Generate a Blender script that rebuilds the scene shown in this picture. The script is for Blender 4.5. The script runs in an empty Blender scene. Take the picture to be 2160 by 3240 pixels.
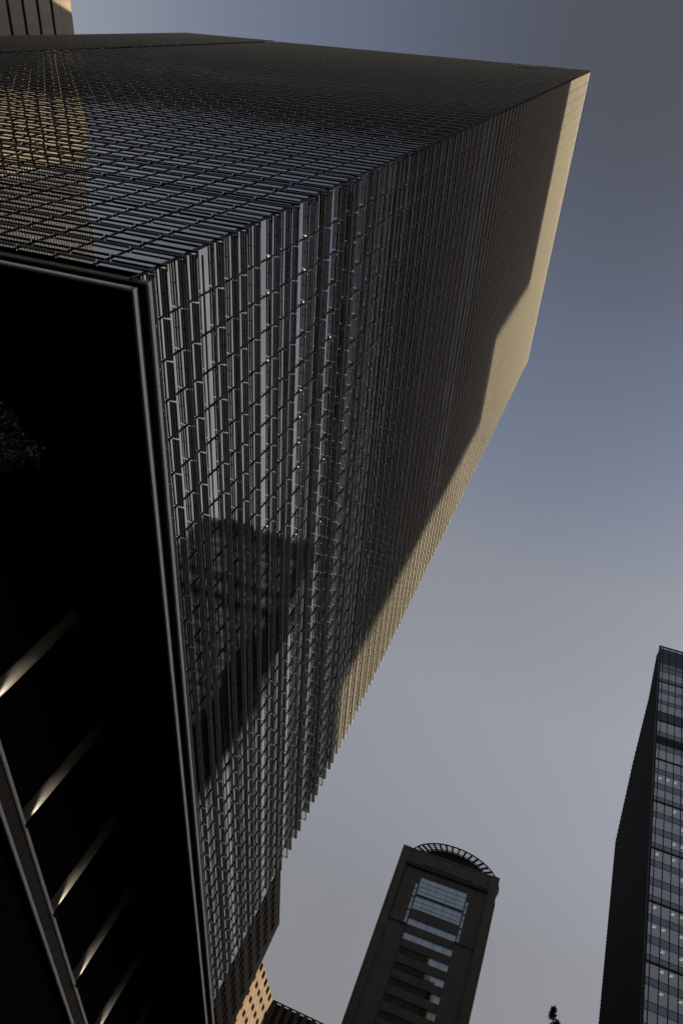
import bpy, math, random
import numpy as np
from mathutils import Matrix, Vector, Euler

scene = bpy.context.scene
COL = scene.collection
RND = random.Random(7)
EYE = 1.6

# ------------------------------------------------------------------ camera
F_PX = 2349.046
ROT = ((0.92885100, -0.06051396, 0.36547761),     # image right
       (0.25446930, 0.82120266, -0.51075587),     # image down
       (-0.26922333, 0.56741894, 0.77817386))     # viewing direction
cam = bpy.data.cameras.new('camera')
cam_ob = bpy.data.objects.new('camera', cam)
COL.objects.link(cam_ob)
cam.sensor_fit = 'VERTICAL'
cam.sensor_height = 36.0
cam.sensor_width = 24.0
cam.lens = F_PX / 3240 * 36
cam.clip_start = 0.1
cam.clip_end = 6000
m = Matrix.Identity(4)
for i in range(3):
    m[i][0] = ROT[0][i]
    m[i][1] = -ROT[1][i]
    m[i][2] = -ROT[2][i]
m[2][3] = EYE
cam_ob.matrix_world = m
scene.camera = cam_ob

# ------------------------------------------------------------------ sky, sun, exposure
SUN_AZ = math.degrees(math.atan2(1.0, 0.1))        # from +Y towards +X
SUN_EL = 15.0
SKY_STRENGTH = 0.085
SUN_STRENGTH = 4.1
world = bpy.data.worlds.new('World')
scene.world = world
world.use_nodes = True
wt = world.node_tree
wt.nodes.clear()
sky = wt.nodes.new('ShaderNodeTexSky')
sky.sky_type = 'NISHITA'
sky.sun_disc = False
sky.sun_elevation = math.radians(SUN_EL)
sky.sun_rotation = math.radians(SUN_AZ)
sky.air_density = 1.0
sky.dust_density = 2.0
sky.ozone_density = 1.0
hsv = wt.nodes.new('ShaderNodeHueSaturation')
hsv.inputs['Saturation'].default_value = 0.52
bg = wt.nodes.new('ShaderNodeBackground')
bg.inputs['Strength'].default_value = SKY_STRENGTH
wo = wt.nodes.new('ShaderNodeOutputWorld')
wt.links.new(sky.outputs[0], hsv.inputs['Color'])
geo = wt.nodes.new('ShaderNodeTexCoord')
sxyz = wt.nodes.new('ShaderNodeSeparateXYZ')
ramp = wt.nodes.new('ShaderNodeValToRGB')
cr = ramp.color_ramp
cr.elements[0].position, cr.elements[0].color = 0.28, (0.56, 0.48, 0.42, 1)
cr.elements[1].position, cr.elements[1].color = 1.0, (0.42, 0.40, 0.40, 1)
for pos, c in ((0.47, (0.76, 0.675, 0.615)), (0.57, (0.96, 0.865, 0.80)), (0.68, (1.12, 1.025, 0.95)),
               (0.80, (1.10, 1.02, 0.95)), (0.87, (0.86, 0.86, 0.91)), (0.94, (0.66, 0.68, 0.76))):
    cr.elements.new(pos).color = (*c, 1)
mul = wt.nodes.new('ShaderNodeMix')
mul.data_type = 'RGBA'
mul.blend_type = 'MULTIPLY'
mul.inputs[0].default_value = 1.0
wt.links.new(geo.outputs['Generated'], sxyz.inputs[0])
wt.links.new(sxyz.outputs[2], ramp.inputs[0])
wt.links.new(hsv.outputs[0], mul.inputs[6])
wt.links.new(ramp.outputs[0], mul.inputs[7])
hz = wt.nodes.new('ShaderNodeTexNoise')          # faint uneven haze
hz.inputs['Scale'].default_value = 2.2
hz.inputs['Detail'].default_value = 4.0
hr = wt.nodes.new('ShaderNodeMapRange')
hr.inputs[3].default_value = 0.93
hr.inputs[4].default_value = 1.07
mul2 = wt.nodes.new('ShaderNodeVectorMath')
mul2.operation = 'SCALE'
wt.links.new(geo.outputs['Generated'], hz.inputs['Vector'])
wt.links.new(hz.outputs['Fac'], hr.inputs[0])
wt.links.new(mul.outputs[2], mul2.inputs[0])
wt.links.new(hr.outputs[0], mul2.inputs['Scale'])
wt.links.new(mul2.outputs[0], bg.inputs['Color'])
wt.links.new(bg.outputs[0], wo.inputs['Surface'])

sun = bpy.data.lights.new('sun', 'SUN')
sun.energy = SUN_STRENGTH
sun.angle = math.radians(0.7)
sun.color = (1.0, 0.77, 0.46)
sun_ob = bpy.data.objects.new('sun', sun)
COL.objects.link(sun_ob)
sd = Vector((math.sin(math.radians(SUN_AZ)) * math.cos(math.radians(SUN_EL)),
             math.cos(math.radians(SUN_AZ)) * math.cos(math.radians(SUN_EL)),
             math.sin(math.radians(SUN_EL))))
sun_ob.rotation_euler = sd.to_track_quat('Z', 'Y').to_euler()
sun_ob.location = (60, -20, 60)

vs = scene.view_settings
vs.view_transform = 'Standard'
vs.look = 'None'
vs.exposure = 1.25
vs.gamma = 1.0
vs.use_curve_mapping = False


# ------------------------------------------------------------------ materials
def new_mat(name):
    ma = bpy.data.materials.new(name)
    ma.use_nodes = True
    return ma, ma.node_tree, ma.node_tree.nodes['Principled BSDF']


def mixcol(nt, fac, a, b, mode='MIX'):
    n = nt.nodes.new('ShaderNodeMix')
    n.data_type = 'RGBA'
    n.blend_type = mode
    for sock, v in ((n.inputs[0], fac), (n.inputs[6], a), (n.inputs[7], b)):
        if isinstance(v, bpy.types.NodeSocket):
            nt.links.new(v, sock)
        elif isinstance(v, (int, float)):
            sock.default_value = v
        else:
            sock.default_value = (*v, 1) if len(v) == 3 else v
    return n.outputs[2]


def noise(nt, scale, detail=4.0, stretch=(1, 1, 1)):
    tc = nt.nodes.new('ShaderNodeTexCoord')
    mp = nt.nodes.new('ShaderNodeMapping')
    mp.inputs['Scale'].default_value = stretch
    nz = nt.nodes.new('ShaderNodeTexNoise')
    nz.inputs['Scale'].default_value = scale
    nz.inputs['Detail'].default_value = detail
    nt.links.new(tc.outputs['Object'], mp.inputs[0])
    nt.links.new(mp.outputs[0], nz.inputs['Vector'])
    return nz.outputs['Fac']


def plain(name, col, rough=0.5, metal=0.0, var=0.25, scale=0.6, stretch=(1, 1, 1), spec=None):
    ma, nt, p = new_mat(name)
    f = noise(nt, scale, 5.0, stretch)
    dark = tuple(c * (1 - var) for c in col)
    lite = tuple(min(1, c * (1 + var)) for c in col)
    nt.links.new(mixcol(nt, f, dark, lite), p.inputs['Base Color'])
    p.inputs['Roughness'].default_value = rough
    p.inputs['Metallic'].default_value = metal
    if spec is not None:
        p.inputs['Specular IOR Level'].default_value = spec
    return ma


def mirror_glass(name, col, rough=0.02, var=0.28, scale=0.3):
    ma, nt, p = new_mat(name)
    f = noise(nt, scale, 3.0)
    nt.links.new(mixcol(nt, f, tuple(c * (1 - var) for c in col), tuple(min(1, c * (1 + var)) for c in col)),
                 p.inputs['Base Color'])
    p.inputs['Metallic'].default_value = 1.0
    p.inputs['Roughness'].default_value = rough
    return ma


def clad(name, col, joint, w, h, rough=0.6, var=0.3, offset=0.0, msize=0.03, spec=0.3):
    """stone or panel cladding on a face: panels w x h, thin joints; local x and z axes"""
    ma, nt, p = new_mat(name)
    tc = nt.nodes.new('ShaderNodeTexCoord')
    sp = nt.nodes.new('ShaderNodeSeparateXYZ')
    ad = nt.nodes.new('ShaderNodeMath')
    ad.operation = 'ADD'
    cb = nt.nodes.new('ShaderNodeCombineXYZ')
    nt.links.new(tc.outputs['Object'], sp.inputs[0])
    nt.links.new(sp.outputs[0], ad.inputs[0])
    nt.links.new(sp.outputs[1], ad.inputs[1])
    nt.links.new(ad.outputs[0], cb.inputs[0])
    nt.links.new(sp.outputs[2], cb.inputs[1])
    br = nt.nodes.new('ShaderNodeTexBrick')
    br.offset = offset
    br.inputs['Scale'].default_value = 1.0
    br.inputs['Brick Width'].default_value = w
    br.inputs['Row Height'].default_value = h
    br.inputs['Mortar Size'].default_value = msize
    br.inputs['Mortar Smooth'].default_value = 0.1
    br.inputs['Bias'].default_value = 0.0
    br.inputs['Color1'].default_value = (*[c * (1 - var) for c in col], 1)
    br.inputs['Color2'].default_value = (*[min(1, c * (1 + var)) for c in col], 1)
    br.inputs['Mortar'].default_value = (*joint, 1)
    nt.links.new(cb.outputs[0], br.inputs['Vector'])
    f = noise(nt, 0.25, 6.0, (1, 1, 0.3))
    g = noise(nt, 6.0, 4.0)
    c1 = mixcol(nt, f, br.outputs['Color'], (0.75, 0.72, 0.68), 'MULTIPLY')
    c2 = mixcol(nt, 0.18, c1, g, 'OVERLAY')
    nt.links.new(c2, p.inputs['Base Color'])
    p.inputs['Roughness'].default_value = rough
    p.inputs['Specular IOR Level'].default_value = spec
    return ma


def emit(name, col, strength):
    ma, nt, p = new_mat(name)
    p.inputs['Base Color'].default_value = (0.8, 0.8, 0.8, 1)
    p.inputs['Emission Color'].default_value = (*col, 1)
    p.inputs['Emission Strength'].default_value = strength
    return ma


M = {
    'tube': plain('louvre tube', (0.380, 0.395, 0.405), 0.5, 0.0, 0.12, 0.35, spec=0.3),
    'blade': plain('shade toned louvre blade', (0.030, 0.029, 0.028), 0.5, 0.0, 0.2, 0.5, spec=0.2),  # near black stands in for the shade on the blades' undersides
    'tube_south': plain('south louvre blade', (0.370, 0.385, 0.400), 0.5, 0.0, 0.12, 0.35, spec=0.3),
    'black': plain('black metal', (0.010, 0.010, 0.010), 0.5, 0.0, 0.3, 2.0, spec=0.2),
    'side': plain('black louvre', (0.006, 0.005, 0.005), 0.7, 0.0, 0.3, 0.5, spec=0.08),
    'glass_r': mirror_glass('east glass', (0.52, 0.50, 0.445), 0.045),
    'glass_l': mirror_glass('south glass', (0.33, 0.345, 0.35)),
    'trim': plain('aluminium trim', (0.82, 0.79, 0.74), 0.42, 0.0, 0.08, 0.8),
    'fascia': plain('fascia panel', (0.075, 0.070, 0.063), 0.6, 0.0, 0.25, 0.7, spec=0.15),
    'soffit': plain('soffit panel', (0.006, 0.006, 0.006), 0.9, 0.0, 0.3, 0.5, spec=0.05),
    'fin': plain('polished fin', (0.32, 0.295, 0.26), 0.6, 0.0, 0.08, 0.6),
    'lamp': emit('lamp glow', (1.0, 0.93, 0.75), 0.35),
    'core': plain('core concrete', (0.03, 0.03, 0.03), 0.9, 0.0, 0.2, 0.3, spec=0.1),
    'white_metal': plain('white metal', (0.55, 0.54, 0.52), 0.5, 0.0, 0.1, 1.0),
    'white_fin': plain('white fin', (0.82, 0.81, 0.78), 0.5, 0.0, 0.06, 0.3),
    'stone_west': clad('pale stone panels', (0.20, 0.188, 0.17), (0.05, 0.05, 0.05), 2.54, 4.85, 0.55, 0.10, 0.0, 0.03),
    'stone_dark': clad('brown stone', (0.055, 0.047, 0.038), (0.02, 0.018, 0.015), 3.15, 1.8, 0.6, 0.10, 0.0, 0.02),
    'stone_gold': clad('beige precast', (0.150, 0.124, 0.103), (0.03, 0.025, 0.02), 3.45, 3.3, 0.6, 0.06, 0.0, 0.05),
    'stone_strip': clad('grey panels', (0.045, 0.043, 0.040), (0.015, 0.015, 0.015), 2.05, 4.0, 0.6, 0.15, 0.0, 0.03),
    'stone_arch': clad('brown granite', (0.066, 0.061, 0.054), (0.012, 0.011, 0.01), 3.55, 2.87, 0.5, 0.14, 0.0, 0.05),
    'dark_glass': mirror_glass('dark window glass', (0.34, 0.37, 0.40), 0.03),
    'void': plain('window void', (0.010, 0.010, 0.010), 0.6, 0.0, 0.2, 1.0, spec=0.2),
    'bronze_glass': mirror_glass('bronze glass', (0.20, 0.15, 0.10), 0.08),
    'arch_glass': mirror_glass('blue window glass', (0.29, 0.345, 0.40), 0.03),
    'ceil_light': emit('ceiling light', (1.0, 0.92, 0.80), 0.9),
    'spandrel': mirror_glass('blue spandrel glass', (0.14, 0.165, 0.195), 0.05),
    'spandrel_dark': mirror_glass('dark spandrel glass', (0.055, 0.065, 0.072), 0.06),
    'pale_strip': mirror_glass('clear parapet glass', (0.75, 0.82, 0.84), 0.05),
    'interior': plain('office interior', (0.05, 0.055, 0.06), 0.9, 0.0, 0.3, 0.5, spec=0.1),
    'asphalt': plain('asphalt', (0.05, 0.05, 0.05), 0.9, 0.0, 0.35, 1.5),
    'ground': plain('paved ground', (0.045, 0.045, 0.045), 0.85, 0.0, 0.3, 0.8),
    'kerb': plain('kerb stone', (0.22, 0.21, 0.20), 0.8, 0.0, 0.2, 1.5),
    'paint': plain('road paint', (0.7, 0.7, 0.68), 0.7, 0.0, 0.15, 3.0),
    'bark': plain('bark', (0.09, 0.07, 0.05), 0.9, 0.0, 0.4, 6.0, (1, 1, 0.2)),
    'leaf': plain('leaf', (0.040, 0.058, 0.020), 0.55, 0.0, 0.5, 1.5),
    'far_wall': clad('far facade', (0.24, 0.23, 0.22), (0.05, 0.05, 0.05), 3.0, 4.0, 0.6, 0.15, 0.0, 0.06),
}

# office glass that shows some of the room behind it
ma, nt, p = new_mat('office glass')
nt.nodes.remove(p)
gl = nt.nodes.new('ShaderNodeBsdfGlossy')
gl.inputs['Color'].default_value = (0.58, 0.62, 0.64, 1)
gl.inputs['Roughness'].default_value = 0.03
tr = nt.nodes.new('ShaderNodeBsdfTransparent')
tr.inputs['Color'].default_value = (0.75, 0.80, 0.82, 1)
mx = nt.nodes.new('ShaderNodeMixShader')
mx.inputs[0].default_value = 0.5
nt.links.new(tr.outputs[0], mx.inputs[1])
nt.links.new(gl.outputs[0], mx.inputs[2])
nt.links.new(mx.outputs[0], nt.nodes['Material Output'].inputs['Surface'])
M['office_glass'] = ma


# ------------------------------------------------------------------ mesh helpers
class MB:
    def __init__(self):
        self.v = []
        self.f = []

    def box(self, x0, x1, y0, y1, z0, z1):
        b = len(self.v)
        self.v += [(x0, y0, z0), (x1, y0, z0), (x1, y1, z0), (x0, y1, z0),
                   (x0, y0, z1), (x1, y0, z1), (x1, y1, z1), (x0, y1, z1)]
        self.f += [(b, b + 3, b + 2, b + 1), (b + 4, b + 5, b + 6, b + 7), (b, b + 1, b + 5, b + 4),
                   (b + 1, b + 2, b + 6, b + 5), (b + 2, b + 3, b + 7, b + 6), (b + 3, b, b + 4, b + 7)]
        return self

    def quad(self, a, b_, c, d):
        b = len(self.v)
        self.v += [a, b_, c, d]
        self.f.append((b, b + 1, b + 2, b + 3))
        return self

    def tube_x(self, x0, x1, y, z, ry, rz, n=8):
        b = len(self.v)
        for x in (x0, x1):
            for i in range(n):
                a = 2 * math.pi * (i + 0.5) / n
                self.v.append((x, y + ry * math.cos(a), z + rz * math.sin(a)))
        for i in range(n):
            j = (i + 1) % n
            self.f.append((b + i, b + j, b + n + j, b + n + i))
        self.f.append(tuple(b + i for i in reversed(range(n))))
        self.f.append(tuple(b + n + i for i in range(n)))
        return self

    def slat_x(self, x0, x1, y, w, rise, edge=0.03):
        """inclined louvre blade along x: its outer edge at y stands higher than its inner edge"""
        return self.prism([(y, rise), (y + w, 0.0), (y + w, 0.02), (y + 0.012, rise + edge), (y, rise + edge)], 'x', x0, x1)

    def bar(self, p, q, r, n=8, r2=None):
        r2 = r if r2 is None else r2
        p, q = Vector(p), Vector(q)
        d = (q - p).normalized()
        s = d.orthogonal().normalized()
        t = d.cross(s)
        b = len(self.v)
        for c, rr in ((p, r), (q, r2)):
            for i in range(n):
                a = 2 * math.pi * i / n
                self.v.append(tuple(c + s * (rr * math.cos(a)) + t * (rr * math.sin(a))))
        for i in range(n):
            j = (i + 1) % n
            self.f.append((b + i, b + j, b + n + j, b + n + i))
        self.f.append(tuple(b + i for i in reversed(range(n))))
        self.f.append(tuple(b + n + i for i in range(n)))
        return self

    def prism(self, pts, axis, a0, a1):
        """pts: 2D outline; axis 'x': (y,z) swept in x, 'z': (x,y) swept in z, 'y': (x,z) swept in y"""
        b = len(self.v)
        n = len(pts)
        for a in (a0, a1):
            for (u, w) in pts:
                self.v.append((a, u, w) if axis == 'x' else (u, w, a) if axis == 'z' else (u, a, w))
        for i in range(n):
            j = (i + 1) % n
            self.f.append((b + i, b + j, b + n + j, b + n + i))
        self.f.append(tuple(b + i for i in reversed(range(n))))
        self.f.append(tuple(b + n + i for i in range(n)))
        return self

    def mesh(self, name, mat, smooth=False):
        me = bpy.data.meshes.new(name)
        me.from_pydata(self.v, [], self.f)
        me.materials.append(mat)
        if smooth:
            me.polygons.foreach_set('use_smooth', [len(f) == 4 for f in self.f])
        me.update()
        return me

    def build(self, name, mat, parent=None, smooth=False):
        return link(name, self.mesh(name, mat, smooth), parent)


def link(name, me, parent=None, loc=(0, 0, 0), rz=0.0):
    o = bpy.data.objects.new(name, me)
    COL.objects.link(o)
    o.location = loc
    o.rotation_euler = (0, 0, rz)
    o.parent = parent
    return o


def tag(o, label=None, cat=None, group=None, kind=None):
    if label:
        o['label'] = label
    if cat:
        o['category'] = cat
    if group:
        o['group'] = group
    if kind:
        o['kind'] = kind
    return o


def thing(name, label, cat, loc=(0, 0, 0), rz=0.0, group=None):
    return tag(link(name, None, None, loc, rz), label, cat, group)


def merged(name, mat, parent, chunks, smooth=False):
    """one mesh out of many (MB, rz, location) placements"""
    V, LI, LS, SM = [], [], [], []
    nv = 0
    for mb, places in chunks:
        v0 = np.array(mb.v, dtype=np.float64)
        li0 = np.array([i for f in mb.f for i in f], dtype=np.int64)
        ls0 = np.array([len(f) for f in mb.f], dtype=np.int64)
        sm0 = np.array([len(f) == 4 and smooth for f in mb.f], dtype=bool)
        for rz, loc in places:
            c, s = round(math.cos(rz), 9), round(math.sin(rz), 9)
            v = np.empty_like(v0)
            v[:, 0] = c * v0[:, 0] - s * v0[:, 1] + loc[0]
            v[:, 1] = s * v0[:, 0] + c * v0[:, 1] + loc[1]
            v[:, 2] = v0[:, 2] + loc[2]
            V.append(v)
            LI.append(li0 + nv)
            LS.append(ls0)
            SM.append(sm0)
            nv += len(v0)
    if not V:
        return None
    V = np.concatenate(V)
    LI = np.concatenate(LI)
    LS = np.concatenate(LS)
    SM = np.concatenate(SM)
    me = bpy.data.meshes.new(name)
    me.vertices.add(len(V))
    me.vertices.foreach_set('co', V.astype(np.float32).ravel())
    me.loops.add(len(LI))
    me.loops.foreach_set('vertex_index', LI.astype(np.int32))
    me.polygons.add(len(LS))
    me.polygons.foreach_set('loop_start', np.concatenate(([0], np.cumsum(LS)[:-1])).astype(np.int32))
    me.polygons.foreach_set('use_smooth', SM)
    me.materials.append(mat)
    me.update(calc_edges=True)
    me.validate()
    return link(name, me, parent)


def in_frame(p):
    x, y, z = p[0], p[1], p[2] - EYE
    q = [r[0] * x + r[1] * y + r[2] * z for r in ROT]
    if q[2] <= 0:
        return False
    u, v = q[0] / q[2] * F_PX + 1080, q[1] / q[2] * F_PX + 1620
    return 0 < u < 2160 and 0 < v < 3240


# ------------------------------------------------------------------ ground
g = MB()
g.quad((-1500, -1500, -0.004), (1500, -1500, -0.004), (1500, 1500, -0.004), (-1500, 1500, -0.004))
tag(g.build('ground', M['ground']), kind='structure')
rd = MB()
rd.quad((6, -400, 0.0), (22, -400, 0.0), (22, 140, 0.0), (6, 140, 0.0))
tag(rd.build('road', M['asphalt']), kind='structure')
mk = MB()
for k in range(-40, 14):
    mk.quad((13.9, k * 10, 0.004), (14.1, k * 10, 0.004), (14.1, k * 10 + 5, 0.004), (13.9, k * 10 + 5, 0.004))
tag(mk.build('road_markings', M['paint']), kind='structure')
kb = MB()
kb.box(5.7, 6.0, -400, 140, -0.003, 0.13)
kb.box(22.0, 22.3, -400, 140, -0.003, 0.13)
tag(kb.build('kerb', M['kerb']), kind='structure')

# ------------------------------------------------------------------ the louvred tower
XC, YC, TOP = -16.20, 8.705, 180.0
YN = 70.9                       # far end of the east face
XW = -108.8                     # far end of the south face
XJ = -84.6                      # joint on the south face
GLZ = 0.390                     # east glass set back behind the louvre edge
GLS = 0.155                     # the same on the south face, where each louvre is one broad blade
R90 = math.pi / 2
tower = thing('office_tower', 'huge dark tower wrapped in rows of horizontal louvre tubes over mirror glass, filling the picture',
              'office tower', (XC, YC, 0))
OFF = Vector((XC, YC, 0))


def tw(mb, name, mat, smooth=False):
    """build a tower part from world coordinates under the tower's Empty"""
    mb.v = [(x - XC, y - YC, z) for x, y, z in mb.v]
    return mb.build(name, mat, tower, smooth)


shelves = []                    # (z, how the blades are set: tilted, flat, or an open frame)
for k in range(4):
    z = 25.09 + 2.2 * k
    shelves += [(z, 'open' if k == 2 else 'tilt'), (z + 0.88, 'flat')]
shelves.append((33.9, 'tilt'))
z, k = 35.17, 0
while z < TOP - 1.2:
    shelves += [(z, 'tilt' if k % 2 or k > 6 else 'open'), (z + 0.92, 'flat')]
    z += 2.27
    k += 1
shelves.append((TOP - 0.12, 'tilt'))


def panel(L, east, open_, gap0=0.042, gap1=0.042):
    mb = MB()
    a, b = gap0, L - gap1
    g = GLZ if east else GLS
    tilt = open_ != 'flat'
    open_ = open_ == 'open'
    no = MB()                       # light nose strips; blades behind coloured near black for shaded undersides
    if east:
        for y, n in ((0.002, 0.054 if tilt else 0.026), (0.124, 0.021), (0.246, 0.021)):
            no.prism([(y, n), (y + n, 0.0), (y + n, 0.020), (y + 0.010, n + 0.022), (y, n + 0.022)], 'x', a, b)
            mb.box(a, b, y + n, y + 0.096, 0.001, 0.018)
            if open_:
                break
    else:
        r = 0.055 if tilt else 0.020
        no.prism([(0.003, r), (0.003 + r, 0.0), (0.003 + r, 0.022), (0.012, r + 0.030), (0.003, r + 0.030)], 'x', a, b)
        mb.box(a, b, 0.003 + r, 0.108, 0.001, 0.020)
    br = MB()
    br.box(L - 0.008, L + 0.008, g * 0.45, g - 0.045, 0.05, 0.10)
    cl = MB()
    if east and not open_:
        cl.box(L / 2 - 0.016, L / 2 + 0.016, 0.10, 0.30, 0.006, 0.028)
    elif east:
        br.box(L - 0.006, L + 0.006, g - 0.0701, g - 0.06, 0.1001, 0.30)
    return mb, br, cl, no


east_bays = [(0.17, 1.98)]
nE = 33
pE = (YN - YC - 2.15) / nE
east_bays += [(2.15 + i * pE, pE) for i in range(nE)]
south_bays = [(0.0, 2.53)]
wJ = XC - XJ
pS = (wJ - 2.53) / 35
south_bays += [(2.53 + i * pS, pS) for i in range(35)]
wE = XC - XW
pS2 = (wE - wJ - 0.9) / 13
south_bays2 = [(wJ + 0.9 + i * pS2, pS2) for i in range(13)]

cache = {}


def panel_for(kind, L, east, open_):
    key = (kind, open_)
    if key not in cache:
        g0 = 0.0 if kind in ('e0',) else 0.042
        g1 = 0.042
        if kind == 's0':
            g1 = 0.0
        cache[key] = panel(L, east, open_, g0, g1)
    return cache[key]


placements = []                 # (key, rz, world loc, centre)
for zz, op in shelves:
    for i, (s, L) in enumerate(east_bays):
        kind = 'e0' if i == 0 else 'e'
        panel_for(kind, L, True, op)
        placements.append(((kind, op), R90, (XC, YC + s, zz), (XC, YC + s + L / 2, zz)))
    for i, (s, L) in enumerate(south_bays):
        kind = 's0' if i == 0 else 's'
        panel_for(kind, L, False, op)
        placements.append(((kind, op), 0.0, (XC - s - L, YC, zz), (XC - s - L / 2, YC, zz)))
    for i, (s, L) in enumerate(south_bays2):
        panel_for('t', L, False, op)
        placements.append((('t', op), 0.0, (XC - s - L, YC - 0.12, zz), (XC - s - L / 2, YC, zz)))


def dist(p):
    return math.sqrt(p[0] ** 2 + p[1] ** 2 + (p[2] - EYE) ** 2)


order = sorted([pl for pl in placements if in_frame(pl[3])], key=lambda pl: dist(pl[3]))
near = order[:100]
near_ids = set(id(pl) for pl in near)
meshes = {}
for pl in near:
    key, rz, loc, _ = pl
    if key not in meshes:
        tb, br, cl, no = cache[key]
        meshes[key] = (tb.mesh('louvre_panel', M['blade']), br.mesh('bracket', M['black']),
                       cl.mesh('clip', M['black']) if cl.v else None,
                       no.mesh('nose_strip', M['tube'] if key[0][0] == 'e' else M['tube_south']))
    o = link('louvre_panel', meshes[key][0], tower, Vector(loc) - OFF, rz)
    link('bracket', meshes[key][1], o)
    link('nose_strip', meshes[key][3], o)
    if meshes[key][2]:
        link('clip', meshes[key][2], o)
tubes, brks = {}, {}
for pl in placements:
    if id(pl) in near_ids:
        continue
    key, rz, loc, _ = pl
    q = (rz, tuple(Vector(loc) - OFF))
    tubes.setdefault(key, []).append(q)
    brks.setdefault(key, []).append(q)
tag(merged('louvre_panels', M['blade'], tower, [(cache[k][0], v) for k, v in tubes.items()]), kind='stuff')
for first, mname in (('e', 'tube'), ('st', 'tube_south')):
    tag(merged('nose_strips', M[mname], tower, [(cache[k][3], v) for k, v in tubes.items() if k[0][0] in first]), kind='stuff')
tag(merged('brackets', M['black'], tower, [(cache[k][1], v) for k, v in brks.items()]), kind='stuff')
tag(merged('clips', M['black'], tower, [(cache[k][2], v) for k, v in brks.items() if cache[k][2].v]), kind='stuff')

# end plates of the louvres along the corner and the far edge of the east face
restc = MB()
cnt = 0
for zz, op in shelves:
    for bx in ((XC - 0.030, XC - 0.002, YC + 0.01, YC + 0.30, zz + 0.005, zz + 0.10),
               (XC - 0.34, XC - 0.01, YN - 0.02, YN + 0.012, zz + 0.005, zz + 0.095)):
        if cnt < 100:
            tw(MB().box(*bx), 'end_plate', M['black'])
            cnt += 1
        else:
            restc.box(*bx)
tag(tw(restc, 'end_plates', M['black']), kind='stuff')

# glass: one pane per bay and storey, each set with a trace of tilt
floors = [24.84, 29.3, 33.75]
while floors[-1] < TOP - 6:
    floors.append(floors[-1] + 4.54)
floors.append(TOP - 0.3)
panes = []
for a, b in zip(floors[:-1], floors[1:]):
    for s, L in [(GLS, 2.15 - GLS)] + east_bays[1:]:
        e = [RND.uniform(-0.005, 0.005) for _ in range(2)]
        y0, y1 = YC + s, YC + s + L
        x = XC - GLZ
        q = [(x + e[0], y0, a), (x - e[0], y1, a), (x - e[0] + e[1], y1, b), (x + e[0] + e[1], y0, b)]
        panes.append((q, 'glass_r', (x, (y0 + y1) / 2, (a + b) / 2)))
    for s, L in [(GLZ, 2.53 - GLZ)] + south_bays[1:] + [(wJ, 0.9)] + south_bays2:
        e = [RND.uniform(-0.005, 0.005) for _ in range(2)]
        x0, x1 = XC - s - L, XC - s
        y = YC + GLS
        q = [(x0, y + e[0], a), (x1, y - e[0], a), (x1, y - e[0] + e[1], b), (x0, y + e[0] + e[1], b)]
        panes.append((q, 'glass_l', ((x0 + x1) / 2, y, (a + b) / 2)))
vis = sorted([pn for pn in panes if in_frame(pn[2])], key=lambda pn: dist(pn[2]))[:100]
vis_ids = set(id(pn) for pn in vis)
rest = {'glass_r': MB(), 'glass_l': MB()}
for pn in panes:
    if id(pn) in vis_ids:
        tw(MB().quad(*pn[0]), 'glass_pane', M[pn[1]])
    else:
        rest[pn[1]].quad(*pn[0])
for kx, mb in rest.items():
    tag(tw(mb, 'glass_panes', M[kx]), kind='stuff')

# mullions (posts) and transoms in front of the glass
for s in [2.15 + i * pE for i in range(nE)]:
    tw(MB().box(XC - GLZ + 0.004, XC - GLZ + 0.058, YC + s - 0.02, YC + s + 0.02, 24.84, TOP - 0.3), 'mullion', M['black'])
for s in [2.53 + i * pS for i in range(36)] + [wJ + 0.9 + i * pS2 for i in range(14)]:
    tw(MB().box(XC - s - 0.03, XC - s + 0.03, YC + GLS - 0.038, YC + GLS - 0.004, 24.84, TOP - 0.3), 'mullion', M['black'])
for zf in floors[1:-1]:
    tw(MB().box(XC - GLZ + 0.004, XC - GLZ + 0.03, YC + 0.5, YN - 0.4, zf - 0.03, zf + 0.03), 'transom', M['black'])
    tw(MB().box(XW + 0.1, XC - 0.5, YC + GLS - 0.03, YC + GLS - 0.004, zf - 0.03, zf + 0.03), 'transom', M['black'])
tw(MB().box(XC - GLZ - 0.05, XC - GLZ + 0.06, YC + GLS - 0.05, YC + GLS + 0.05, 24.2, TOP - 0.1), 'corner_post', M['black'])

# solid body behind the glass, with soffits, set-back base walls and fascias
XB, YB = -22.0, 14.5            # base wall planes
ZS, ZT = 23.9, 17.4             # tower soffit, top of the lower ledge
core = MB()
core.box(XW + 0.05, XC - 0.60, YC + 0.60, YN - 0.35, ZS + 0.02, TOP - 0.4)
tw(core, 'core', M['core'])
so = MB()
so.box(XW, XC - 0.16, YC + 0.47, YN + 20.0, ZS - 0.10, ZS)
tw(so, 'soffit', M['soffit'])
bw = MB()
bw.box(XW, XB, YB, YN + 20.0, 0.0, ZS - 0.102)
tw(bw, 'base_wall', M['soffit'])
fa = MB()
fa.box(XC - 0.30, XC - 0.20, YC + 0.55, YN + 20, ZS + 0.002, 24.34)
fa.box(XW, XC - 0.302, YC + 0.55, YC + 0.65, ZS + 0.002, 24.34)
fa.box(XC - 0.62, XC - 0.52, YC + 0.75, YN + 20, 24.341, 24.75)
fa.box(XW, XC - 0.622, YC + 0.75, YC + 0.85, 24.341, 24.75)
fa.box(XC - 0.62, XC - 0.14, YC + 0.36, YN + 20, 24.751, 24.832)
fa.box(XW, XC - 0.622, YC + 0.36, YC + 0.90, 24.751, 24.832)
for i in range(75):
    y = 9.93 + 1.11 * i
    fa.box(XC - 0.20, XC - 0.165, y - 0.05, y + 0.05, ZS + 0.06, ZS + 0.40)
tw(fa, 'fascia', M['fascia'])
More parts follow.
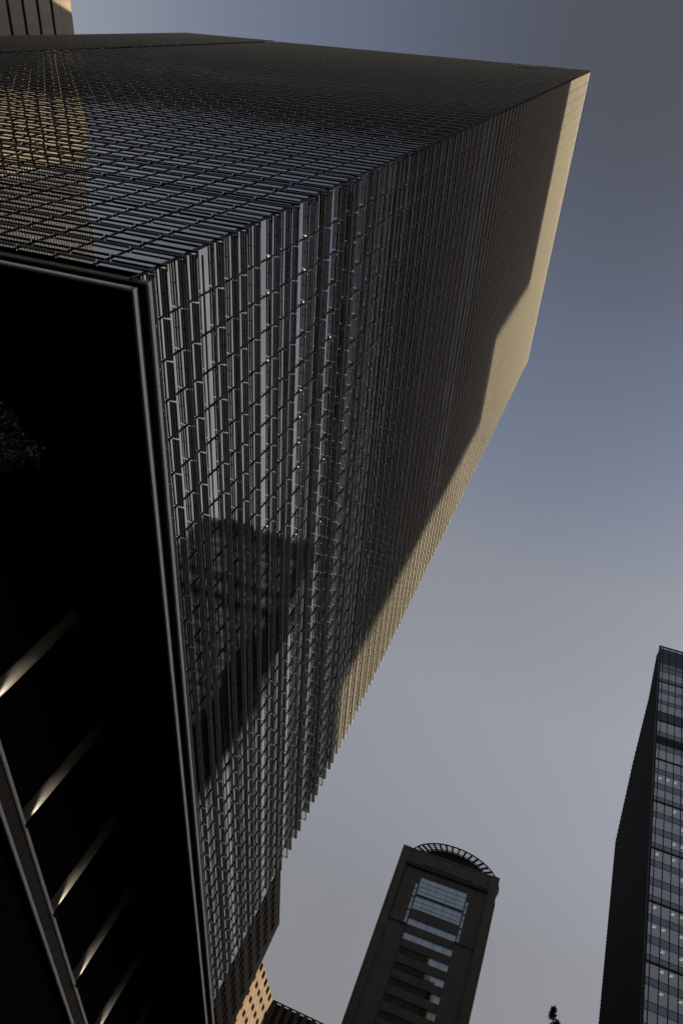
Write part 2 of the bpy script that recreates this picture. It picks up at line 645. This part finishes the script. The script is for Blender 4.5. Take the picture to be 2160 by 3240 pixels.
# half round aluminium trims along the fascia's upper and lower edges, in lengths with open joints
for (zz, x0, ys) in ((24.83, XC, 0.0), (ZS, XC - 0.02, 0.0)):
    yy, first = YC + 0.335, True
    while yy < YN + 20:
        L = 4.25 if first else 5.55
        first = False
        tb = MB()
        tb.prism([(x0 - 0.10, zz - 0.11), (x0 - 0.015, zz - 0.11), (x0, zz - 0.095), (x0, zz + 0.10), (x0 - 0.015, zz + 0.115), (x0 - 0.10, zz + 0.115)], 'y', yy, yy + L - 0.03)
        tw(tb, 'edge_trim', M['trim'])
        yy += L
    xx = XC
    while xx > XW + 6:
        tb = MB()
        y0 = YC + 0.335
        tb.prism([(y0 + 0.10, zz - 0.14), (y0 + 0.03, zz - 0.14), (y0, zz - 0.10), (y0, zz + 0.10), (y0 + 0.03, zz + 0.13), (y0 + 0.10, zz + 0.13)], 'x', xx - 5.55 + 0.03, xx - 0.012)
        tw(tb, 'edge_trim', M['trim'])
        xx -= 5.55

# lower ledge on the base wall and the polished vertical fins above it
lg = MB()
lg.box(XB + 0.002, XB + 0.35, YB - 0.3, YN + 20, ZT - 1.05, ZT - 0.10)
for i in range(60):
    y = 20 + 1.3 * i
    lg.box(XB + 0.351, XB + 0.39, y - 0.05, y + 0.05, ZT - 1.0, ZT - 0.55)
tw(lg, 'ledge', M['fascia'])
for (zz, x0) in ((ZT - 0.06, XB + 0.45), (ZT - 1.02, XB + 0.42)):
    yy = YB
    while yy < YN + 20:
        tb = MB()
        tb.prism([(x0 - 0.10, zz - 0.10), (x0 - 0.03, zz - 0.10), (x0, zz - 0.06), (x0, zz + 0.09), (x0 - 0.03, zz + 0.12), (x0 - 0.10, zz + 0.12)], 'y', yy, yy + 5.52)
        tw(tb, 'edge_trim', M['trim'])
        yy += 5.55
for i in range(7):
    y = 27.2 + 9.06 * i
    tb = MB()
    tb.bar((XB, y, ZT - 0.09), (XB, y, ZS - 0.103), 0.40, 24)
    fo = tw(tb, 'wall_fin', M['fin'], True)
    ub = MB()  # spot and its fitting added to brighten the fin's foot and fade upward
    ub.box(XB + 0.56 - XC, XB + 0.76 - XC, y - 0.11 - YC, y + 0.11 - YC, ZT - 0.14, ZT - 0.02)
    ub.build('added_uplight', M['black'], fo)
    sl_ = bpy.data.lights.new('added_fin_spot', 'SPOT')
    sl_.energy = 68.0
    sl_.color = (1.0, 0.90, 0.74)
    sl_.spot_size = math.radians(32)
    sl_.spot_blend = 1.0
    sl_.shadow_soft_size = 0.05
    so_ = bpy.data.objects.new('added_fin_spot', sl_)
    COL.objects.link(so_)
    so_.location = (XB + 0.66 - XC, y - YC, ZT + 0.02)
    so_.rotation_euler = Vector((0.20, 0, -1.0)).to_track_quat('Z', 'Y').to_euler()
    so_.parent = fo

# small lamps under the open louvre frames
for zz, bays in ((35.17, (0, 1, 3, 9)), (39.71, (0, 1, 2, 5, 6, 7, 8, 11)), (44.25, (4, 9, 12))):
    for i in bays:
        y = YC + 2.15 + i * pE - 0.25
        lp = MB()
        lp.bar((XC - 0.16, y, zz - 0.02), (XC - 0.16, y, zz - 0.08), 0.042, 10)
        tw(lp, 'facade_lamp', M['lamp'], True)

# roof edge
rf = MB()
rf.box(XW + 0.2, XC - 0.1, YC + 0.1, YN - 0.1, TOP - 0.29, TOP - 0.125)
tw(rf, 'roof', M['core'])

pl = MB()
pl.box(-104, -24, 12.2, 60, TOP - 0.124, TOP + 16.6)  # unseen box added on the roof to shade the stone tower
tw(pl, 'roof_shade_block', M['core'])

# cleaning cradle hanging near the top of the south face
gd = thing('window_cleaning_cradle', 'pale window cleaning cradle hanging near the roof of the louvred tower', 'cradle', (-27.0, YC - 0.20, 168.0))
mb = MB()
mb.box(-2.8, 2.6, -0.14, 0.16, -0.05, 0.0)
mb.box(-2.8, 2.6, -0.15, -0.12, 0.001, 0.9)
mb.build('platform', M['white_metal'], gd)
mb = MB()
mb.box(0.0, 0.7, -0.20, 0.17, -0.6, -0.051)
mb.build('winch', M['white_metal'], gd)
for x in (-2.5, 2.3):
    MB().box(x - 0.2, x + 0.2, -0.17, 0.17, -0.3, -0.052).build('end_box', M['white_metal'], gd)
    MB().bar((x, 0, 0.001), (x, 0, 12.2), 0.02, 6).build('hoist_cable', M['black'], gd)

# ------------------------------------------------------------------ pale stone tower, upper left
ul = thing('stone_tower', 'pale stone clad tower with thin black horizontal slots, top left behind the louvred tower', 'tower', (-141.6, -21.0, 0), R90)
mb = MB()
zs = [181.8 - 7.58 - 4.85 * i for i in range(34)]
lo = 0.0
segs = []
for zc in reversed(zs):
    segs.append((lo, zc))
    lo = zc + 0.92
segs.append((lo, 181.8))
for a, b in segs:
    mb.box(0, 71, 0, 30, a, b)
mb.build('wall', M['stone_west'], ul)
for zc in zs:
    MB().box(0.3, 70.7, 0.45, 29, zc + 0.002, zc + 0.918).build('window_slot', M['void'], ul)
MB().box(-0.0, 71, -0.02, 0.0, 177.96, 178.02).build('joint_strip', M['void'], ul)

fn = thing('finned_tower', 'tower banded with white horizontal fins, seen only mirrored in the louvred tower', 'tower', (-141.6, -74.0, 0), R90)
MB().box(0, 52.9, 0.35, 30, 0, 180.0).build('glass_wall', M['dark_glass'], fn)
mb = MB()
for i in range(150):
    mb.box(0, 52.9, -0.25, 0.349, 30 + i * 1.0, 30.42 + i * 1.0)
tag(mb.build('white_fins', M['white_fin'], fn), kind='stuff')

# ------------------------------------------------------------------ brown stone building with slit windows
st = thing('stone_building', 'dark brown stone building with rows of slit windows, beyond the louvred tower', 'building', (-35.6, 98.4, 0), R90)
W_, H_ = 79.4, 81.6
mb = MB()
rows = [79.1 - 3.6 * i for i in range(21)]
lo = 0.0
spans = []
for zt in reversed(rows):
    spans.append((lo, zt - 1.8, True))
    spans.append((zt - 1.8, zt, False))
    lo = zt
spans.append((lo, H_, True))
pit = 3.15
for a, b, solid in spans:
    if solid:
        mb.box(0, W_, 0, 25, a, b)
    else:
        x = 0.0
        n = int((W_ - 3.6) / pit)
        edge = W_ - 6.6
        xs = [edge - pit * i for i in range(n)]
        prev = W_
        for xe in xs:
            mb.box(xe + 2.25, prev, 0, 25, a, b)
            prev = xe
        mb.box(0, prev, 0, 25, a, b)
mb.build('wall', M['stone_dark'], st)
wins = []
for zt in rows:
    for i in range(int((W_ - 3.6) / pit)):
        xe = W_ - 6.6 - pit * i
        wins.append((xe, zt))
wins.sort(key=lambda w: -w[0] * 0.5 - w[1])
for xe, zt in wins[:100]:
    w = MB().box(xe + 0.002, xe + 2.248, 0.55, 0.60, zt - 1.798, zt - 0.002).build('window', M['dark_glass'], st)
    MB().box(xe + 0.30, xe + 0.36, 0.45, 0.549, zt - 1.79, zt - 0.01).build('frame', M['black'], w)
mb = MB()
for xe, zt in wins[100:]:
    mb.box(xe + 0.002, xe + 2.248, 0.55, 0.60, zt - 1.798, zt - 0.002)
tag(mb.build('windows', M['dark_glass'], st), kind='stuff')
MB().box(0, W_, -0.06, 0.3, H_ + 0.001, H_ + 0.25).build('coping', M['stone_dark'], st)

# ------------------------------------------------------------------ sunlit beige building
P1 = Vector((-37.2, 186.3))
P2 = Vector((-34.3, 204.2))
ang = math.atan2(P2.y - P1.y, P2.x - P1.x)
GO = P1 - (P2 - P1).normalized() * 20
go = thing('beige_building', 'sunlit beige building with staggered square windows at the bottom edge', 'building', (GO.x, GO.y, 0), ang)
WG, HG = 38.0, 76.5
mb = MB()
mb.box(0, WG, 0.5, 22, 0, HG - 0.05)
mb.build('core', M['core'], go)
ops = []
for i in range(11):
    x0 = 20.0 - 0.05 + 3.45 * (i - 6)
    ops.append((x0, x0 + 1.85, 74.75, 76.35, 'top'))
for r in range(20):
    zb = 71.8 - 3.15 * r
    for i in range(11):
        x0 = 20.0 + 2.35 + 3.45 * (i - 6) + (0.0 if r % 2 else -0.25)
        ops.append((x0, x0 + 1.7, zb, zb + 1.25, 'low'))
ops = [o for o in ops if o[0] > 0.3 and o[1] < WG - 0.3]
wall = MB()
zc = sorted(set([o[2] for o in ops] + [o[3] for o in ops]))
edges = [0.0] + zc + [HG]
for a, b in zip(edges[:-1], edges[1:]):
    cut = sorted((o[0], o[1]) for o in ops if o[2] <= a + 1e-6 and o[3] >= b - 1e-6)
    x = 0.0
    for c0, c1 in cut:
        wall.box(x, c0, 0, 0.499, a, b)
        x = c1
    wall.box(x, WG, 0, 0.499, a, b)
wall.build('wall', M['stone_gold'], go)
go_w = sorted(ops, key=lambda o: abs(o[0] - 26) * 0.8 - o[2])
mb = MB()
for j, o in enumerate(go_w):
    if j < 100:
        MB().box(o[0] + 0.002, o[1] - 0.002, 0.30, 0.34, o[2] + 0.002, o[3] - 0.002).build('window', M['bronze_glass'], go)
    else:
        mb.box(o[0] + 0.002, o[1] - 0.002, 0.30, 0.34, o[2] + 0.002, o[3] - 0.002)
if mb.v:
    tag(mb.build('windows', M['bronze_glass'], go), kind='stuff')
js = MB()
for i in range(11):
    x = 20.0 + 1.4 + 3.45 * (i - 6)
    if 0 < x < WG:
        js.box(x - 0.05, x + 0.05, -0.004, 0.0, 0, 74.7)
js.build('joints', M['void'], go)

# ------------------------------------------------------------------ dark building with vertical stripes
sp = thing('striped_building', 'dark grey building with black vertical window stripes beside the sunlit beige one', 'building', (-34.3, 203.9, 0))
HS = 76.4
mb = MB()
mb.box(0, 15, 0.6, 10, 0, HS - 0.1)
mb.build('core', M['void'], sp)
mb = MB()
mb.box(0, 1.2, 0, 0.599, 0, HS)
x = 2.25
while x < 15:
    mb.box(x, x + 0.95, 0, 0.599, 0, HS)
    x += 2.05
mb.build('wall', M['stone_strip'], sp)
x = 1.2
while x < 14:
    w = MB().box(x + 0.002, x + 1.04, 0.40, 0.45, 0, HS - 0.3)
    o = w.build('window_strip', M['dark_glass'] if False else M['void'], sp)
    fr = MB()
    for q in (0.3, 0.6, 0.85):
        fr.box(x + q, x + q + 0.04, 0.33, 0.399, 0, HS - 0.3)
    fr.build('frame', M['black'], o)
    x += 2.05
MB().box(0, 15, -0.05, 0.3, HS + 0.002, HS + 0.22).build('coping', M['stone_strip'], sp)

# ------------------------------------------------------------------ brown tower with the round roof canopy
P1 = Vector((-23.904, 289.404))
ar = thing('round_topped_tower', 'dark brown stone tower with a ring shaped roof canopy and stacked bands of windows', 'tower',
           (P1.x * 0.79, P1.y * 0.79, 0.34), math.radians(-3.64))
ar.scale = (0.79, 0.79, 0.79)
WA = 40.2
mb = MB()
mb.box(0.4, WA - 0.4, 0.9, 40, 0, 174.0)
mb.build('core', M['core'], ar)
mb = MB()
for (a, b) in ((0.0, 3.3), (36.9, WA)):
    mb.box(a, b, -0.9, 41.0, 0, 181.7)
    s = -0.35 if a == 0 else 0.35
    mb.box(a + s if a == 0 else b, a if a == 0 else b + s, 2.0, 38.0, 0, 172.5)
mb.build('corner_pier', M['stone_arch'], ar)
# wall with the window openings left out
gx0, gx1 = 10.75, 29.45
wb = [(163.9, 171.5), (157.8, 163.25)]
zt = 154.0
while zt > 6:
    wb.append((zt - 2.75, zt))
    zt -= 5.73
wl = MB()
wl.box(3.45, 9.35, 0, 0.899, 0, 174.2)
wl.box(30.65, 36.75, 0, 0.899, 0, 174.2)
wl.box(10.2, 10.74, 0, 0.899, 0, 171.49)
wl.box(29.46, 29.9, 0, 0.899, 0, 171.49)
lo = 0.0
for a, b in sorted(wb):
    if a > lo:
        wl.box(gx0 - 0.008, gx1 + 0.008, 0, 0.899, lo, a)
    lo = b
wl.box(9.352, 30.648, 0, 0.899, 171.5, 174.2)
wl.box(9.352, 10.198, 0, 0.899, 168.1, 171.498)
wl.box(29.902, 30.648, 0, 0.899, 168.1, 171.498)
wl.build('wall', M['stone_arch'], ar)
pa = MB()
pa.box(3.302, 36.898, -0.25, 1.5, 175.2, 181.9)
pa.box(3.302, 36.898, -0.40, -0.251, 181.2, 181.7)
pa.build('parapet', M['stone_arch'], ar)
MB().box(9.3, 30.7, -0.30, -0.2501, 175.95, 176.5).build('vent_slot', M['void'], ar)
co = MB()
co.box(2.9, 37.2, -1.3, 0.6, 174.85, 175.19)
co.box(3.1, 37.0, -1.05, 0.6, 174.5, 174.849)
co.box(3.25, 36.9, -0.95, 0.6, 174.2, 174.499)
co.build('cornice', M['stone_arch'], ar)
for a, b in ((3.1, 10.6), (29.4, 37.1)):
    co = MB()
    co.box(a, b, -1.0, -0.002, 150.75, 151.0)
    co.box(a + 0.1, b - 0.1, -0.8, -0.002, 150.4, 150.749)
    co.box(a + 0.2, b - 0.35, -0.45, -0.002, 0, 150.399)
    co.build('lower_bay', M['stone_arch'], ar)
cols = [10.75, 14.3, 18.05, 22.15, 25.85, 29.45]
for a, b in sorted(wb, reverse=True)[:20]:
    for c0, c1 in zip(cols[:-1], cols[1:]):
        t_ = RND.uniform(-0.004, 0.004)
        w = MB()
        w.quad((c0, 0.35 + t_, a), (c1, 0.35 - t_, a), (c1, 0.35 - t_, b), (c0, 0.35 + t_, b))
        o = w.build('window', M['arch_glass'], ar)
        fr = MB()
        fr.box(c1 - 0.05, c1 + 0.05, 0.25, 0.34, a, b)
        n = max(1, round((b - a) / 1.9))
        for q in range(1, n + 1):
            zz = a + (b - a) * q / n - 0.45
            fr.box(c0 + 0.051, c1 - 0.051, 0.28, 0.34, zz - 0.06, zz + 0.06)
        fr.build('frame', M['black'], o)
for (x0, x1, ztop) in ((9.37, 10.18, 168.0), (29.92, 30.63, 168.0)):
    zz = ztop
    while zz > 6:
        o = MB().quad((x0, 0.3, zz - 5.2), (x1, 0.3, zz - 5.2), (x1, 0.3, zz), (x0, 0.3, zz)).build('side_window', M['arch_glass'], ar)
        fr = MB()
        fr.box(x0, x1, 0.1, 0.29, zz - 5.73, zz - 5.2)
        fr.box(x0, x1, 0.2, 0.29, zz - 2.3, zz - 2.1)
        fr.build('frame', M['stone_arch'], o)
        zz -= 5.73
# ring canopy and the drum under it
CX, CY, RO, RI, ZR = 20.6, 20.0, 19.9, 16.1, 188.7
dr = MB()
dr.prism([(CX + 15.9 * math.cos(2 * math.pi * i / 64), CY + 15.9 * math.sin(2 * math.pi * i / 64)) for i in range(64)], 'z', 174.1, 188.5)
dr.build('drum', M['void'], ar, True)
for nm, rr, th in (('outer_ring', RO, 0.28), ('inner_ring', RI, 0.22)):
    rg = MB()
    N = 96
    for i in range(N):
        a0, a1 = 2 * math.pi * i / N, 2 * math.pi * (i + 1) / N
        rg.bar((CX + rr * math.cos(a0), CY + rr * math.sin(a0), ZR), (CX + rr * math.cos(a1), CY + rr * math.sin(a1), ZR), th, 8)
    rg.build(nm, M['black'], ar, True)
for i in range(44):
    a = 2 * math.pi * (i + 0.5) / 44
    c, s = math.cos(a), math.sin(a)
    b = MB()
    q = (-s * 0.28, c * 0.28)
    b.prism([(CX + RI * c - q[0], CY + RI * s - q[1]), (CX + RO * c - q[0], CY + RO * s - q[1]),
             (CX + RO * c + q[0], CY + RO * s + q[1]), (CX + RI * c + q[0], CY + RI * s + q[1])], 'z', ZR - 0.5, ZR + 0.2)
    b.build('ring_beam', M['black'], ar)
ms = MB()
N = 132
for rr in (17.4, 18.7):
    for i in range(N):
        a0, a1 = 2 * math.pi * i / N, 2 * math.pi * (i + 1) / N
        ms.bar((CX + rr * math.cos(a0), CY + rr * math.sin(a0), ZR), (CX + rr * math.cos(a1), CY + rr * math.sin(a1), ZR), 0.07, 5)
for i in range(N):
    a = 2 * math.pi * i / N
    ms.bar((CX + RI * math.cos(a), CY + RI * math.sin(a), ZR), (CX + RO * math.cos(a), CY + RO * math.sin(a), ZR), 0.05, 5)
ms.build('ring_grille', M['black'], ar)

# ------------------------------------------------------------------ glass tower on the right
RX, RY, RH = 37.85, 150.0, 185.0
rt = thing('glass_tower', 'blue grey glass tower with a black louvred side stepping down, right edge of the photo', 'office tower', (RX, RY, 0))
WR = 44.0


def yn(zz):
    """far edge of the stepped west side at height zz (local depth)"""
    pts = [(0, 35.7), (142, 35.5), (159.5, 22.3), (172.8, 8.9), (185.9, 2.3)]
    for (z0, y0), (z1, y1) in zip(pts[:-1], pts[1:]):
        if zz <= z1:
            return y0 + (y1 - y0) * (zz - z0) / (z1 - z0)
    return 2.3


mb = MB()
mb.prism([(3.6, 0), (3.6, 184.0), (3.9, 183.0), (8.5, 171.0), (22.0, 158.0), (34.8, 141.0), (34.8, 0)], 'x', 0.5, WR - 0.3)
mb.build('core', M['interior'], rt)
sl = MB()
zz = 0.6
while zz < RH - 1.2:
    sl.box(0.02, 0.48, 0.35, yn(zz + 0.9) - 0.02, zz, zz + 0.62)
    zz += 0.94
sl.build('louvre_screen', M['side'], rt)
MB().prism([(0.35, 0), (0.35, 184.0), (2.0, 183.5), (8.5, 171.0), (22.0, 158.0), (35.0, 141.0), (35.0, 0)], 'x', 0.30, 0.49).build('side_wall', M['void'], rt)
mb = MB()
mb.box(-0.02, 0.34, -0.10, 0.34, 0, RH)
mb.build('corner_post', M['black'], rt)
# rows of the south face: (bottom, top, kind)
rows = [(183.95, 184.5, 'pale_strip'), (181.9, 183.9, 'spandrel_dark'), (180.6, 181.85, 'spandrel_dark'), (177.75, 180.55, 'spandrel_dark'),
        (176.1, 177.7, 'spandrel'), (174.25, 176.05, 'spandrel'), (171.35, 174.2, 'office_glass'), (170.3, 171.32, 'spandrel'),
        (167.15, 169.9, 'office_glass'), (165.8, 167.12, 'spandrel'), (162.9, 165.75, 'office_glass'), (161.6, 162.87, 'spandrel'),
        (158.65, 161.55, 'office_glass'), (155.5, 158.6, 'spandrel_dark'), (151.5, 155.1, 'office_glass'), (149.95, 151.45, 'spandrel'),
        (145.5, 147.2, 'spandrel'), (142.55, 145.45, 'office_glass')]
thick = [170.1, 155.3, 142.25]
base = 141.93
while base > 20:
    for j, (w, s_) in enumerate(((2.72, 1.45), (2.9, 1.6), (2.35, 1.15))):
        rows.append((base - w, base - 0.02, 'office_glass'))
        rows.append((base - w - s_, base - w - 0.03, 'spandrel'))
        base -= w + s_ + 0.06
    thick.append(base - 0.2)
    base -= 0.44
xs = [0.34, 1.09]
while xs[-1] < WR - 1.8:
    xs.append(xs[-1] + 1.77)
cnt = 0
restp = {}
for a, b, kind in rows:
    for i, (x0, x1) in enumerate(zip(xs[:-1], xs[1:])):
        e = RND.uniform(-0.003, 0.003)
        q = [(x0, e, a), (x1, -e, a), (x1, -e, b), (x0, e, b)]
        if i < 5 and a > 78 and kind == 'office_glass' and cnt < 100:
            MB().quad(*q).build('window', M[kind], rt)
            cnt += 1
        else:
            restp.setdefault(kind, MB()).quad(*q)
for kind, mb in restp.items():
    tag(mb.build('windows' if kind == 'office_glass' else 'spandrels', M[kind], rt), kind='stuff')
for i, x in enumerate(xs):
    MB().box(x - 0.07, x + 0.07, -0.16, -0.012, 0, RH - 0.05).build('mullion', M['black'], rt)
ln = MB()
lv = sorted(set([a for a, b, k_ in rows]))
for a in lv:
    ln.box(0.342, WR, -0.06, -0.010, a - 0.06, a + 0.02)
for a in thick:
    ln.box(0.342, WR, -0.10, -0.010, a - 0.22, a + 0.22)
ln.build('floor_bands', M['black'], rt)
MB().box(0.342, WR, -0.05, 0.5, 147.25, 149.9).build('plant_band', M['black'], rt)
MB().box(-0.02, WR, -0.14, 0.5, 184.55, RH).build('roof_edge', M['black'], rt)
MB().bar((1.1, 0.6, 185.0), (1.1, 0.6, 186.6), 0.04, 6, 0.015).build('antenna', M['black'], rt)
# floor slabs and lit ceilings behind the glass
fs = MB()
for a, b, kind in rows:
    if kind == 'office_glass':
        fs.box(0.5, WR - 0.4, 0.06, 3.59, b - 0.02, b + 0.25)
fs.build('floor_slabs', M['interior'], rt)
lit = [(a, b) for a, b, kind in rows if kind == 'office_glass' and a < 139]
for j, (a, b) in enumerate(lit[:18]):
    if j % 3 == 1 and j % 2:
        continue
    cl = MB()
    for i in range(1, 24):
        if RND.random() < 0.38:
            continue
        x0 = xs[i] + 0.55
        for d in (0.0, 0.35):
            cl.box(x0, x0 + 0.65, 0.9 + d * 1.6, 0.97 + d * 1.6, b - 0.06, b - 0.03)
    cl.build('ceiling_lights', M['ceil_light'], rt)


# ------------------------------------------------------------------ towers across the street, outside the frame
def block(label, x0, x1, y0, y1, h, group=None):
    o = thing('street_tower', label, 'building', (x0, y0, 0))
    w, d = x1 - x0, y1 - y0
    MB().box(0, w, 0, d, 0, h).build('wall', M['far_wall'], o)
    mb = MB()
    z = 4.0
    while z < h - 4:
        mb.box(-0.08, w + 0.08, -0.08, d + 0.08, z, z + 1.9)
        z += 4.0
    tag(mb.build('window_bands', M['dark_glass'], o), kind='stuff')
    return o


K = math.tan(math.radians(SUN_EL)) / math.cos(math.atan(0.1))
G_ = 'towers across the street'
SX = 220.0
DX = SX + 16.2
block('broad office block across the street, seen only as the shade it throws', SX, SX + 45, 15.8, 43.6 + 0.1 * DX, 150 + DX * K, G_)
block('lower wing joined to the broad office block across the street', SX, SX + 40, 43.7 + 0.1 * DX, 59.5 + 0.1 * DX, 118.5 + DX * K, G_)
block('tallest slab across the street, south of the broad office block', SX, SX + 45, -60, 15.4, 284, G_)
block('unseen mid rise block across the street, added to shade the tower base', SX + 5, SX + 40, 59.8 + 0.1 * DX, 117.5, 118, G_)  # added to keep sun off the base wall and lower east face
block('unseen short block across the street, added to shade the brown stone building', SX + 5, SX + 45, 118, 192, 151, G_)  # added so the brown stone building stays out of the sun
block('unseen flat roofed block south of the louvred tower, west half', -120, -68, -120, -60, 70, G_)  # this and next three added to block low sky and shade the ground
block('unseen flat roofed block south of the louvred tower, east half', -55, -8, -130, -70, 95, G_)
block('unseen low block facing the louvred tower on the near side of the road bend', 30, 75, -35, 42, 45, G_)
block('unseen low block facing the louvred tower on the far side of the road bend', 30, 75, 56, 112, 38, G_)
block('unseen slab behind the glass tower, added to shade the round topped tower', 84, 115, 228, 280, 190, G_)  # added to keep sun off the round topped tower's east side


# ------------------------------------------------------------------ trees
def tree(label, loc, crown, seed, leaf=0.07, nl=9000, trunk_r=0.16, spread=0.85):
    rnd = random.Random(seed)
    t = thing('street_tree', label, 'tree', loc)
    tb = MB()
    (cx, cy, cz), (rx, ry, rz) = crown
    pts = [Vector((0, 0, 0))]
    n = 7
    for i in range(1, n + 1):
        f = i / n
        pts.append(Vector((cx * f ** 2 + rnd.uniform(-.08, .08), cy * f ** 2 + rnd.uniform(-.08, .08), (cz + rz * 0.55) * f)))
    for i in range(n):
        tb.bar(pts[i], pts[i + 1], trunk_r * (1 - i / n * 0.85), 10, trunk_r * (1 - (i + 1) / n * 0.85))
    clumps = []
    for i in range(42):
        while True:
            q = Vector((rnd.uniform(-1, 1), rnd.uniform(-1, 1), rnd.uniform(-1, 1)))
            if q.length < 1 and q.length > 0.35:
                break
        c = Vector((cx + q.x * rx, cy + q.y * ry, cz + q.z * rz))
        clumps.append((c, rnd.uniform(0.18, 0.36) * min(rx, ry)))
        k = max(2, min(n, int((c.z - rz * 0.4) / (cz + rz * 0.55) * n)))
        s0 = pts[k - 1]
        mid = (s0 + c) / 2 + Vector((rnd.uniform(-.1, .1), rnd.uniform(-.1, .1), 0.12))
        tb.bar(s0, mid, 0.035, 6, 0.022)
        tb.bar(mid, c, 0.022, 6, 0.008)
    # a leading shoot with leaves along it
    top = Vector((cx, cy, cz + rz))
    tb.bar((cx, cy, cz), top, 0.03, 6, 0.006)
    for i in range(16):
        f = i / 15
        clumps.append((Vector((cx, cy, cz + rz * (0.45 + 0.55 * f))) + Vector((rnd.uniform(-1, 1), rnd.uniform(-1, 1), 0)) * 0.30 * (1.15 - f), 0.05 + 0.15 * rnd.random() * (1.2 - f)))
    tb.build('trunk', M['bark'], t, True)
    lf = MB()
    for i in range(nl):
        c, r = clumps[rnd.randrange(len(clumps))]
        d = Vector((rnd.gauss(0, 1), rnd.gauss(0, 1), rnd.gauss(0, 1)))
        p_ = c + d.normalized() * r * rnd.random() ** 0.5
        a = Vector((rnd.gauss(0, 1), rnd.gauss(0, 1), rnd.gauss(0, 0.6))).normalized()
        b = a.orthogonal().normalized()
        L = leaf * rnd.uniform(0.6, 1.3)
        w = L * 0.55
        lf.v += [tuple(p_), tuple(p_ + a * L * 0.5 + b * w * 0.5), tuple(p_ + a * L), tuple(p_ + a * L * 0.5 - b * w * 0.5)]
        k = len(lf.v)
        lf.f.append((k - 4, k - 3, k - 2, k - 1))
    lf.build('crown', M['leaf'], t)
    return t


G2 = 'street trees'
tree('slender tree whose dark tip rises into the sky at the bottom right', (3.75, 24.6, 0), ((0.03, 0.1, 10.2), (1.0, 1.0, 3.55)), 3, 0.09, 9000, 0.16)
tree('leafy tree in deep shade by the black base at the left edge', (-11.6, 8.0, 0), ((0.2, 0.3, 10.6), (1.35, 1.2, 1.9)), 5, 0.09, 9000, 0.14)
